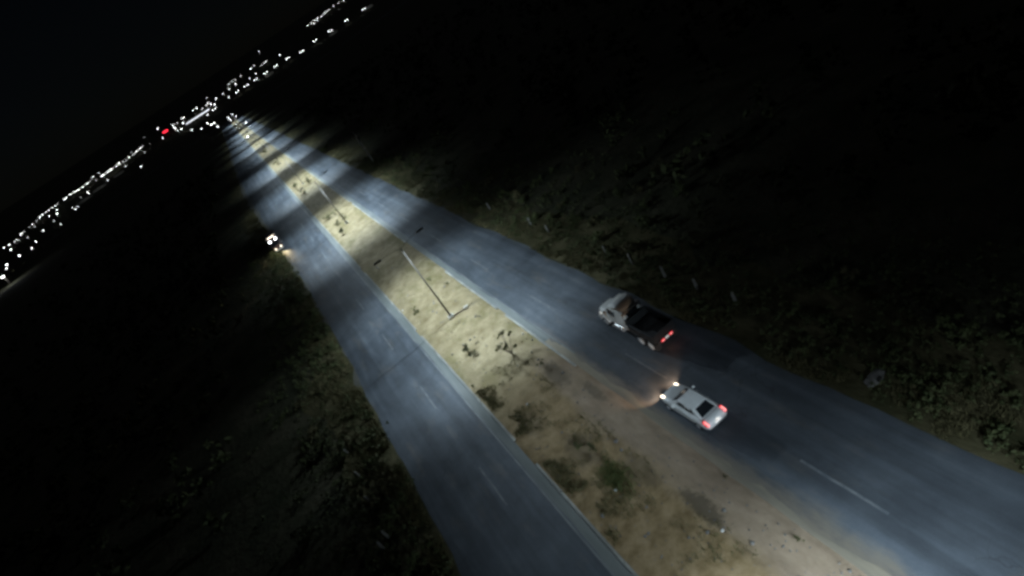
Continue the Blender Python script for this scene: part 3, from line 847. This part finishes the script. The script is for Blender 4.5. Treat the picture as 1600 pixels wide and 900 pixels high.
# ----------------------------------------------------------------------------
# vegetation
# ----------------------------------------------------------------------------
def leaf_cloud(n, rx, ry, rz, size, seed, z0=0.15, clumps=9):
    """leaf-sized quads gathered in clumps through a crown's volume"""
    rg = np.random.default_rng(seed)
    cc = rg.normal(0, .45, (clumps, 3)) * (rx, ry, rz * .55) + (0, 0, z0 + rz * .55)
    cc[:, 2] = np.clip(cc[:, 2], z0, None)
    cr = rg.uniform(.22, .5, clumps) * min(rx, rz)
    which = rg.integers(0, clumps, n)
    d = rg.normal(0, 1, (n, 3)); d /= np.linalg.norm(d, axis=1)[:, None]
    P = cc[which] + d * (cr[which] * rg.uniform(.35, 1.1, n))[:, None]
    P[:, 2] = np.maximum(P[:, 2], .04)
    u = rg.normal(0, 1, (n, 3)); u /= np.linalg.norm(u, axis=1)[:, None]
    w = np.cross(u, d); w /= (np.linalg.norm(w, axis=1)[:, None] + 1e-6)
    s = (size * rg.uniform(.6, 1.4, n))[:, None]
    V = np.stack([P - u * s, P + w * s * .5, P + u * s, P - w * s * .5], 1).reshape(-1, 3)
    V[:, 2] = np.maximum(V[:, 2], .01)
    F = np.arange(4 * n).reshape(n, 4)
    return V, F

def stems_mesh(name, rx, h, seed, n=5, r=.025):
    rg = random.Random(seed); b = MB()
    for k in range(n):
        a = rg.uniform(0, 6.28); l = rg.uniform(.3, .8) * rx
        m_ = (math.cos(a) * l * .35, math.sin(a) * l * .35, h * .45)
        e = (math.cos(a) * l, math.sin(a) * l, h * rg.uniform(.7, .95))
        b.tube((0, 0, -.05), m_, r, r * .75, 5); b.tube(m_, e, r * .75, r * .3, 5)
    return b.mesh(name, M['stem'])

def cloud_mesh(name, V, F, mat):
    o = np_obj(name, V, F, mat); me = o.data
    bpy.data.objects.remove(o)
    return me

BUSH = []
for k in range(9):
    rx = random.uniform(.75, 1.15); rz = random.uniform(.7, 1.25)
    V, F = leaf_cloud(420, rx, rx * random.uniform(.8, 1.1), rz, .11, 100 + k, clumps=random.randint(7, 13))
    BUSH.append((cloud_mesh('foliage', V, F, M['leaf'] if k % 3 else M['leaf_dry']), stems_mesh('stem', rx, rz, k)))
MEDB = []
for k in range(5):
    V, F = leaf_cloud(260, .5, .5, .8, .075, 300 + k, clumps=7)
    MEDB.append((cloud_mesh('foliage', V, F, M['leaf_median']), stems_mesh('stem', .5, .8, 50 + k, 4, .02)))

def shrub(name, label, x, y, z, s, kit, group=None, rz=0.0, sz=1.0):
    t = thing(name, label, 'shrub', (x, y, z), rz, group)
    t.scale = (s, s, s * sz)
    for nm, me in (('foliage', kit[0]), ('stem', kit[1])):
        o = bpy.data.objects.new(nm, me); col.objects.link(o); o.parent = t
    return t

def scatter(n, xf, y0, y1, smin, smax, label, group, seed, power=1.6):
    rg = random.Random(seed); placed = []
    tries = 0
    while len(placed) < n and tries < n * 40:
        tries += 1
        y = y0 + (y1 - y0) * rg.random() ** power
        x = xf(rg, y)
        s = rg.uniform(smin, smax)
        if any((x - a) ** 2 + (y - b_) ** 2 < (.75 * (s + c)) ** 2 for a, b_, c in placed): continue
        placed.append((x, y, s))
    placed.sort(key=lambda p: math.hypot(p[0], p[1]))
    for k, (x, y, s) in enumerate(placed):
        size = 'small' if s < smin + .3 * (smax - smin) else 'large' if s > smin + .7 * (smax - smin) else 'middling'
        shrub('shrub', f'{size} {label}, {ordinal(k + 1)} counting away from the camera', x, y, -.03, s, rg.choice(BUSH), group, rg.uniform(0, 6.28), rg.uniform(.75, 1.2))

scatter(100, lambda r, y: float(left_sh(y)) - .7 - abs(r.gauss(0, 3.4)), 24, 150, .5, 1.15,
        'dark scrub bush on the left roadside bank', 'scrub bushes on the left bank', 21)
scatter(85, lambda r, y: 20.6 + abs(r.gauss(0, 5.0)), 12, 150, .45, 1.1,
        'dark scrub bush beyond the right verge', 'scrub bushes beyond the right verge', 22, 1.3)
scatter(40, lambda r, y: 18.4 + r.random() * 2.2, 12, 140, .22, .45,
        'low bush at the right road edge', 'low bushes on the right verge', 23, 1.2)

# bigger dark trees and thicket further out on both sides
def far_scrub():
    rg = np.random.default_rng(77)
    Vs = []; Fs = []; base = 0
    n = 1500
    side = rg.random(n) < .5
    y = rg.uniform(5, 420, n)
    x = np.where(side, -22 - np.abs(rg.normal(0, 45, n)), 31 + np.abs(rg.normal(0, 60, n)))
    for k in range(n):
        V, F = leaf_cloud(46, 1.4, 1.4, 1.5, .32, 1000 + k % 40, clumps=5)
        s = rg.uniform(.6, 1.6)
        V = V * s + (x[k], y[k], -.03)
        Vs.append(V); Fs.append(F + base); base += len(V)
    tag(np_obj('scrubland', np.concatenate(Vs), np.concatenate(Fs), M['leaf']), 'dark scrubland spreading over the plain on both sides', 'scrub', kind='stuff')
far_scrub()

def low_scrub():
    rg = np.random.default_rng(41)
    kits = [leaf_cloud(44, .75, .75, .5, .10, 5000 + k, z0=.05, clumps=5) for k in range(30)]
    Vs = []; Fs = []; base = 0
    for k in range(2600):
        y = 8 + 150 * rg.random() ** 1.35
        if rg.random() < .5: x = float(left_sh(y)) - .3 - abs(rg.normal(0, 5.5))
        else: x = 17.9 + abs(rg.normal(0, 7.5))
        V, F = kits[k % 30]
        a = rg.uniform(0, 6.28); c_, s_ = math.cos(a), math.sin(a); q = rg.uniform(.5, 1.25)
        P = np.stack([V[:, 0] * c_ - V[:, 1] * s_, V[:, 0] * s_ + V[:, 1] * c_, V[:, 2]], 1) * q + (x, y, -.03)
        Vs.append(P); Fs.append(F + base); base += len(P)
    tag(np_obj('low_scrub', np.concatenate(Vs), np.concatenate(Fs), M['leaf']), 'low tangled scrub covering both roadside banks', 'scrub', kind='stuff')
low_scrub()

def grass_field(name, label, pts, h, mat, seed, blades=6, spread=.14):
    rg = np.random.default_rng(seed)
    pts = np.asarray(pts); n = len(pts)
    P = np.repeat(pts, blades, 0); m = len(P)
    P = P + np.stack([rg.normal(0, spread, m), rg.normal(0, spread, m), np.zeros(m)], 1)
    a = rg.uniform(0, 6.28, m); lean = rg.normal(0, .35, (m, 2)); hh = h * rg.uniform(.5, 1.4, m)
    wv = np.stack([np.cos(a), np.sin(a), np.zeros(m)], 1) * (.02 + .018 * rg.random(m))[:, None]
    top = P + np.stack([lean[:, 0] * hh, lean[:, 1] * hh, hh], 1)
    V = np.stack([P - wv, P + wv, top], 1).reshape(-1, 3)
    F = np.arange(3 * m).reshape(m, 3)
    return tag(np_obj(name, V, F, mat), label, 'grass', kind='stuff')

def pts_strip(n, xf, y0, y1, seed, zf=lambda x, y: -.02, power=1.4):
    rg = random.Random(seed); out = []
    for _ in range(n):
        y = y0 + (y1 - y0) * rg.random() ** power
        x = xf(rg, y)
        if x is None: continue
        out.append((x, y, zf(x, y)))
    return out

def patchy(x, y, f=.55):
    return math.sin(x * f * 1.9 + y * f * .7) + math.sin(y * f * 1.3 - x * f * .5 + 2) + .6 * math.sin(y * f * 3.1 + x * f * 2.7)
grass_field('verge_grass', 'dry yellowish grass along the right road edge',
            pts_strip(9000, lambda r, y: (lambda x: x if patchy(x, y) > (.5 if y < 34 else -.2) else None)(17.3 + abs(r.gauss(0, 2.2))), 8, 210, 31), .26, M['grass'], 1)
grass_field('verge_grass', 'olive grass along the left road edge',
            pts_strip(9000, lambda r, y: (lambda x: x if patchy(x, y) > -.6 else None)(float(left_sh(y)) - .2 - abs(r.gauss(0, 2.4))), 20, 190, 32), .42, M['grass'], 2)
def med_x(r, y):
    side = r.random()
    x = 1.9 + abs(r.gauss(0, .9)) if side < .6 else r.uniform(2.0, 6.8)
    return x if patchy(x, y, .8) > .25 else None
grass_field('median_weeds', 'patches of dry weeds on the sandy median',
            [p for p in pts_strip(4200, med_x, 10, 46, 33, lambda x, y: median_h(x, y) - .01, 1.0)], .16, M['grass'], 3, 5, .10)
grass_field('median_weeds', 'thin tufts of dry grass on the lit part of the median',
            pts_strip(1100, lambda r, y: (lambda x: x if patchy(x, y, .7) > 1.0 else None)(r.uniform(2, 8.6)), 46, 200, 34, lambda x, y: median_h(x, y) - .01, 1.2), .16, M['grass'], 4, 5, .14)
grass_field('green_weeds', 'green weeds growing in the middle of the median',
            [(4.56 + random.gauss(0, .45), 27.3 + random.gauss(0, .9), .18) for _ in range(320)], .2, M['grass_green'], 5, 5, .1)

# shrubs and young trees on the median
def spiky_plant(x, y, label):
    z = median_h(x, y)
    t = thing('young_tree', label, 'plant', (x, y, z))
    rg = random.Random(5)
    b = MB(); V_ = []; F_ = []; base = 0
    for k in range(8):
        a = k * .785 + rg.uniform(-.3, .3); l = rg.uniform(.45, 1.0); hgt = rg.uniform(.9, 2.0)
        e = Vector((math.cos(a) * l, math.sin(a) * l, hgt))
        b.tube((0, 0, -.05), e * .5 + Vector((0, 0, .1)), .035, .025, 5)
        b.tube(e * .5 + Vector((0, 0, .1)), e, .025, .012, 5)
        V, F = leaf_cloud(90, .34, .34, .5, .085, 700 + k, z0=0, clumps=4)
        V_.append(V + np.array(e) - (0, 0, .35)); F_.append(F + base); base += len(V)
    b.build('stem', M['stem'], t)
    np_obj('foliage', np.concatenate(V_), np.concatenate(F_), M['leaf_median'], t)
spiky_plant(6.5, 45.6, 'young bushy tree with upright branches standing on the median near the right kerb')

MS = [
    (3.9, 51.0, 1.15, 'low dark shrub on the lit sand near the left kerb'),
    (4.15, 49.6, .8, 'small shrub just in front of the low dark shrub on the lit sand'),
    (3.05, 65.2, 1.1, 'olive shrub on the sand left of the nearest street lamp'),
    (7.0, 70.0, .8, 'small shrub beside the upper shaft of the nearest street lamp'),
    (7.9, 65.9, .55, 'tiny weed bush on bare sand right of the nearest lamp shaft'),
    (3.4, 112.6, 1.7, 'long dark shrub at the near end of the second lit patch'),
    (3.9, 119.8, 1.5, 'shrub left of the second street lamp'),
    (5.7, 121.0, 1.4, 'shrub touching the second street lamp on its right'),
    (5.1, 127.0, 1.5, 'shrub behind the second street lamp'),
    (3.5, 127.5, 1.6, 'shrub at the far left of the second lit patch'),
    (3.1, 182.0, 2.2, 'shrub at the left of the third lit patch'),
    (6.5, 176.5, 2.4, 'round bush at the foot of the third street lamp'),
    (3.6, 167.0, 2.2, 'bush on the dark near edge of the third lit patch'),
    (4.6, 243.0, 2.4, 'dark bush in the fourth lit patch of the median'),
    (4.2, 306.0, 2.4, 'dark bush in the fifth lit patch of the median'),
    (4.4, 31.3, .85, 'dark low bush in the dim part of the median behind the green weeds'),
    (5.0, 30.3, .7, 'dark bush touching the low bush in the dim part of the median'),
    (3.0, 38.2, .6, 'small olive bush near the left kerb in the dim part of the median'),
    (7.5, 41.0, .7, 'brownish bush in front of the young tree on the median'),
    (2.2, 42.5, .5, 'small dark weed at the left kerb beyond the lit sand'),
    (1.95, 45.8, .4, 'tiny dark weed growing on the left kerb line'),
    (8.5, 16.5, .4, 'tiny dark weed on the pale track near the bottom of the picture'),
    (9.0, 21.9, .35, 'tiny dark weed at the right edge of the pale track'),
]
for k, (x, y, s, lab) in enumerate(MS):
    shrub('shrub', lab, x, y, median_h(x, y) - .02, s, MEDB[k % 5], 'shrubs on the median', k * 1.3, .8)
shrub('shrub', 'lone dark bush at the far right road edge near the power pole', 18.4, 207.0, -.03, 2.0, BUSH[1], None, 0)

# ----------------------------------------------------------------------------
# roadside things
# ----------------------------------------------------------------------------
def fence_post(x, y, h, lean, label, group):
    t = thing('fence_post', label, 'post', (x, y, -.05), random.uniform(0, 3), group)
    t.rotation_euler = (lean[0], lean[1], random.uniform(0, 3))
    b = MB(); b.hexa([(-.11, -.11, 0), (.11, -.11, 0), (.11, .11, 0), (-.11, .11, 0)],
                     [(-.085, -.085, h), (.085, -.085, h), (.085, .085, h), (-.085, .085, h)]); b.build('shaft', M['post'], t, bevel=.015)
    b = MB(); b.add([(-.085, -.085, h + .001), (.085, -.085, h + .001), (.085, .085, h + .001), (-.085, .085, h + .001), (0, 0, h + .07)],
                    [(0, 1, 4), (1, 2, 4), (2, 3, 4), (3, 0, 4), (3, 2, 1, 0)]); b.build('cap', M['post'], t)
RP = [31.6, 35.8, 39.8, 44.4, 48.6, 60.6, 65.1, 77.5]
nth = ['first', 'second', 'third', 'fourth', 'fifth', 'sixth', 'seventh', 'eighth']
for k, y in enumerate(RP):
    fence_post(20.3 + random.uniform(-.1, .1), y, random.uniform(.9, 1.25), (random.uniform(-.06, .06), random.uniform(-.06, .06)),
               f'whitish fence post right of the road, {nth[k]} counting away from the camera', 'fence posts right of the road')
LP = [(-10.5, 50.9), (-10.35, 46.75), (-10.3, 42.85), (-9.95, 37.75), (-10.6, 37.2)]
nl = ['farthest', 'second farthest', 'middle', 'nearest', 'stubby second nearest']
for k, (x, y) in enumerate(LP):
    fence_post(x, y, random.uniform(.6, 1.0), (random.uniform(-.15, .15), random.uniform(-.15, .15)),
               f'short pale post among the bushes on the left bank, the {nl[k]} one', 'short posts on the left bank')

t = thing('power_pole', 'thin pale power pole with a crossarm beyond the right road edge', 'power pole', (20.9, 150.0, -.05))
b = MB(); b.tube((0, 0, 0), (0, 0, 8.4), .19, .14, 10); b.build('pole', M['pale_pole'], t, smooth=True)
b = MB(); b.box(-1.0, 1.0, -.06, .06, 7.3, 7.42); b.build('crossarm', M['wood'], t)
for xx in (-.85, 0.25, .85):
    b = MB(); b.tube((xx, 0, 7.42), (xx, 0, 7.62), .05, .04, 8); b.build('insulator', M['litter'], t)
b = MB(); b.tube((.28, 0, 6.2), (.28, 0, 7.0), .2, .2, 12); b.build('transformer', M['galv'], t, bevel=.03)

def rock(x, y, z, sx, sy, sz, label, seed, mat='rock'):
    import bmesh
    bm = bmesh.new(); bmesh.ops.create_icosphere(bm, subdivisions=2, radius=1)
    rg = random.Random(seed)
    for v in bm.verts:
        q = 1 + rg.uniform(-.16, .16)
        v.co = Vector((v.co.x * sx * q, v.co.y * sy * q, max(v.co.z, -.35) * sz * q))
    me = bpy.data.meshes.new('boulder'); bm.to_mesh(me); bm.free()
    me.materials.append(M[mat])
    o = bpy.data.objects.new('boulder', me); col.objects.link(o); o.location = (x, y, z)
    tag(o, label, 'rock')
rock(18.95, 19.8, .06, .75, .42, .28, 'flat pale boulder on the right verge near the picture edge', 4)
LT = [(1.95, 68.4, 'white litter scrap by the left kerb'), (4.15, 38.6, 'white litter scrap in the dim middle of the median'),
      (4.1, 26.4, 'white litter scrap beside the green weeds'), (6.5, 19.7, 'white litter scrap by the dark soil stain'), (8.6, 47.1, 'white litter scrap at the right kerb by the young tree')]
for k, (x, y, lab) in enumerate(LT):
    b = MB(); z = median_h(x, y)
    b.hexa([(-.16, -.1, 0), (.14, -.12, 0), (.16, .11, 0), (-.13, .12, 0)], [(-.1, -.05, .12), (.08, -.09, .16), (.1, .04, .10), (-.07, .08, .15)])
    o = b.build('litter_bag', M['litter'], bevel=.03); o.scale = (.7, .7, .7); o.location = (x, y, z - .01); o.rotation_euler = (0, 0, k * 1.1)
    tag(o, lab, 'litter', 'litter on the median')
def pebbles():
    rg = np.random.default_rng(9); Vs = []; Fs = []; base = 0
    octv = np.array([(1, 0, 0), (-1, 0, 0), (0, 1, 0), (0, -1, 0), (0, 0, 1), (0, 0, -.4)], float)
    octf = np.array([(0, 2, 4), (2, 1, 4), (1, 3, 4), (3, 0, 4), (2, 0, 5), (1, 2, 5), (3, 1, 5), (0, 3, 5)])
    for _ in range(1500):
        x = rg.uniform(1.8, 9.0); y = 12 + 120 * rg.random() ** 1.6
        s = rg.uniform(.02, .075) * (1 + (rg.random() < .08) * 1.5)
        Vs.append(octv * rg.uniform(.6, 1.3, (6, 3)) * s + (x, y, median_h(x, y))); Fs.append(octf + base); base += 6
    tag(np_obj('median_stones', np.concatenate(Vs), np.concatenate(Fs), M['rock']), 'loose stones scattered over the median', 'stones', kind='stuff')
pebbles()

# ----------------------------------------------------------------------------
# the town far behind: lamps on the plain and the hill
# ----------------------------------------------------------------------------
def far_lamp_meshes(q):
    p = MB(); p.tube((0, 0, 0), (0, 0, 7.6), .16, .1, 6)
    p.tube((0, 0, 7.5), (0.6, 0, 7.9), .1, .08, 5)
    h = MB(); h.loft([(-q, q * .5, 7.75, 7.95), (-q * .5, q, 7.6, 8.1), (q * .5, q, 7.6, 8.1), (q, q * .5, 7.75, 7.95)], 10, 2.2)
    return p.mesh('pole', M['galv']), h
far_pole, h_ = far_lamp_meshes(.5)
HEADS = {}
def head_mesh(q, strength):
    key = (round(q, 2), strength)
    if key not in HEADS:
        k = f'lamp_glow_{len(HEADS)}'
        m = plain(k, (.8, .8, .8), .3, emit=(0.96, 1.0, 0.97), estr=strength)
        m.cycles.emission_sampling = 'NONE'
        HEADS[key] = far_lamp_meshes(q)[1].mesh('lamp_globe', m, True)
    return HEADS[key]

def far_lamp(x, y, q, strength, label, group, light=0.0):
    z = float(terrain(np.array(x), np.array(y)))
    t = thing('street_lamp', label, 'street lamp', (x, y, z), 0, group)
    o = bpy.data.objects.new('pole', far_pole); col.objects.link(o); o.parent = t
    o = bpy.data.objects.new('lamp_globe', head_mesh(q, strength)); col.objects.link(o); o.parent = t
    if light: point_lamp('lamp_light', t, (0, 0, 7.2), light, (.9, .97, 1.0), .3)

rl = random.Random(3)
FILL = []
for (xa, ya), (xb, yb) in zip(FAR_LEFT[:32], FAR_LEFT[1:33]):
    if math.hypot(xb - xa, yb - ya) < 120:
        for _ in range(2):
            u = rl.random(); FILL.append((xa + (xb - xa) * u, ya + (yb - ya) * u))
FAR_LEFT = FAR_LEFT + FILL
for k, (x, y) in enumerate(sorted(FAR_RIDGE, key=lambda p: p[0] / p[1])):
    far_lamp(x, y, 1.2, 24, f'white lamp, {ordinal(k + 1)} from the left in the bright row on the distant hill', 'lamps in a row on the distant hill')
for k, (x, y) in enumerate(sorted(FAR_LEFT, key=lambda p: p[0] / p[1])):
    d = math.hypot(x, y)
    near = d < 1150
    far_lamp(x, y, d * rl.uniform(.0003, .0006) * (1.25 if near else 1.0), rl.choice([6, 14, 24]),
             f'small white lamp, {ordinal(k + 1)} from the left in the long light line left of road', 'town lights left of the road')
for k, (x, y) in enumerate(sorted(FAR_TOWN, key=lambda p: p[0] / p[1])):
    d = math.hypot(x, y)
    far_lamp(x, y, d * rl.uniform(.0005, .0008), rl.choice([14, 26]),
             f'white lamp, {ordinal(k + 1)} from the left in the cluster of lights at the road end', 'town lights at the end of the road')
for k, (x, y) in enumerate(sorted(FAR_PAIR, key=lambda p: p[0] / p[1])):
    z = float(terrain(np.array(x), np.array(y)))
    t = thing('street_lamp', f'twin-headed street lamp, {ordinal(k + 1)} from the left in the row right of the town', 'street lamp', (x, y, z), R(20), 'twin lamps right of the town')
    o = bpy.data.objects.new('pole', far_pole); col.objects.link(o); o.parent = t
    b = MB(); b.tube((-3.1, 0, 7.8), (3.1, 0, 7.8), .1, n=5); b.build('arm', M['galv'], t)
    for sx in (-1, 1):
        o = bpy.data.objects.new('lamp_globe', head_mesh(.75, 22)); col.objects.link(o); o.parent = t; o.location = (sx * 3.4, 0, 0)
    if k % 2 == 0: point_lamp('lamp_light', t, (0, 0, 7.0), 600, (.9, .97, 1.0), .3)

# brightest single lamp at the left edge of the picture
far_lamp(-211.6, 590.5, 1.4, 12, 'brightest white floodlight at the left edge of the picture', None, 6000)

# filling-station canopy with a lit fascia, red sign
def at_ground(x, y): return float(terrain(np.array(x), np.array(y)))
cx_, cy_ = -42.0, 1464.0
t = thing('station_canopy', 'long flat canopy with a white lit edge among the town lights', 'canopy', (cx_, cy_, at_ground(cx_, cy_)), R(-62))
b = MB(); b.box(-50, 50, -6, 6, 6.3, 7.2); b.build('roof', M['building'], t)
b = MB(); b.box(-50, 50, 6.01, 6.3, 6.0, 7.3); b.box(-50, 50, -6.3, -6.01, 6.0, 7.3); b.box(50.01, 50.3, -6.3, 6.3, 6.0, 7.3); b.build('fascia', M['fascia'], t)
for xx in (-42, -21, 0, 21, 42):
    b = MB(); b.box(xx - .4, xx + .4, -.4, .4, 0, 6.3); b.build('column', M['building'], t)
sx_, sy_ = -123.5, 1649.0
t = thing('illuminated_sign', 'red illuminated sign on posts left of the town lights', 'sign', (sx_, sy_, at_ground(sx_, sy_)), 0)
b = MB(); b.box(-6.0, 6.0, -.3, .3, 6.2, 8.6); s_ = b.build('board', M['red_sign'], t)
for xx in (-4, 4):
    b = MB(); b.tube((xx, 0, 0), (xx, 0, 6.2), .25, n=8); b.build('post', M['galv'], t)

# pale walls and houses that town lamps light up
HO = [(-224, 1408, 22, 'pale long wall lit by a lamp, nearest the road in the left line of lights'),
      (-260, 1366, 30, 'pale long wall lit by a lamp in the middle of the left line of lights'),
      (-281, 1313, 30, 'pale long wall lit by a lamp, left of the other lit walls'),
      (271, 1350, 20, 'pale low house lit by a twin lamp at the right of the town'),
      (124, 1398, 18, 'pale low house lit by a twin lamp behind the road end'),
      (377, 1400, 18, 'pale low house lit beside the last twin lamp at top right')]
for k, (x, y, w, lab) in enumerate(HO):
    wall_only = k < 3
    t = thing('boundary_wall' if wall_only else 'low_house', lab, 'wall' if wall_only else 'house', (x, y, at_ground(x, y)), R(-12))
    if wall_only:
        b = MB(); b.box(-w / 2, w / 2, -.15, .15, -1, 2.6); b.build('wall', M['building'], t)
        for i in range(6):
            b = MB(); xx = -w / 2 + w * i / 5; b.box(xx - .25, xx + .25, -.25, .25, -1, 2.9); b.build('pillar', M['concrete'], t)
    else:
        b = MB(); b.box(-w / 2, w / 2, -4, 4, -1, 3.2); b.build('wall', M['building'], t)
        b = MB(); b.box(-w / 2 - .4, w / 2 + .4, -4.4, 4.4, 3.2, 3.5); b.build('roof', M['concrete'], t)
        for xx in (-w * .3, w * .1):
            b = MB(); b.box(xx - .6, xx + .6, -4.05, -4.003, 1.0, 2.2); b.build('window', M['glass'], t)
        b = MB(); b.box(w * .32 - .5, w * .32 + .5, -4.05, -4.003, 0, 2.2); b.build('door', M['wood'], t)
    point_lamp('lamp_light', t, (0, -9, 7.0), 250, (.9, .97, 1.0), .3)
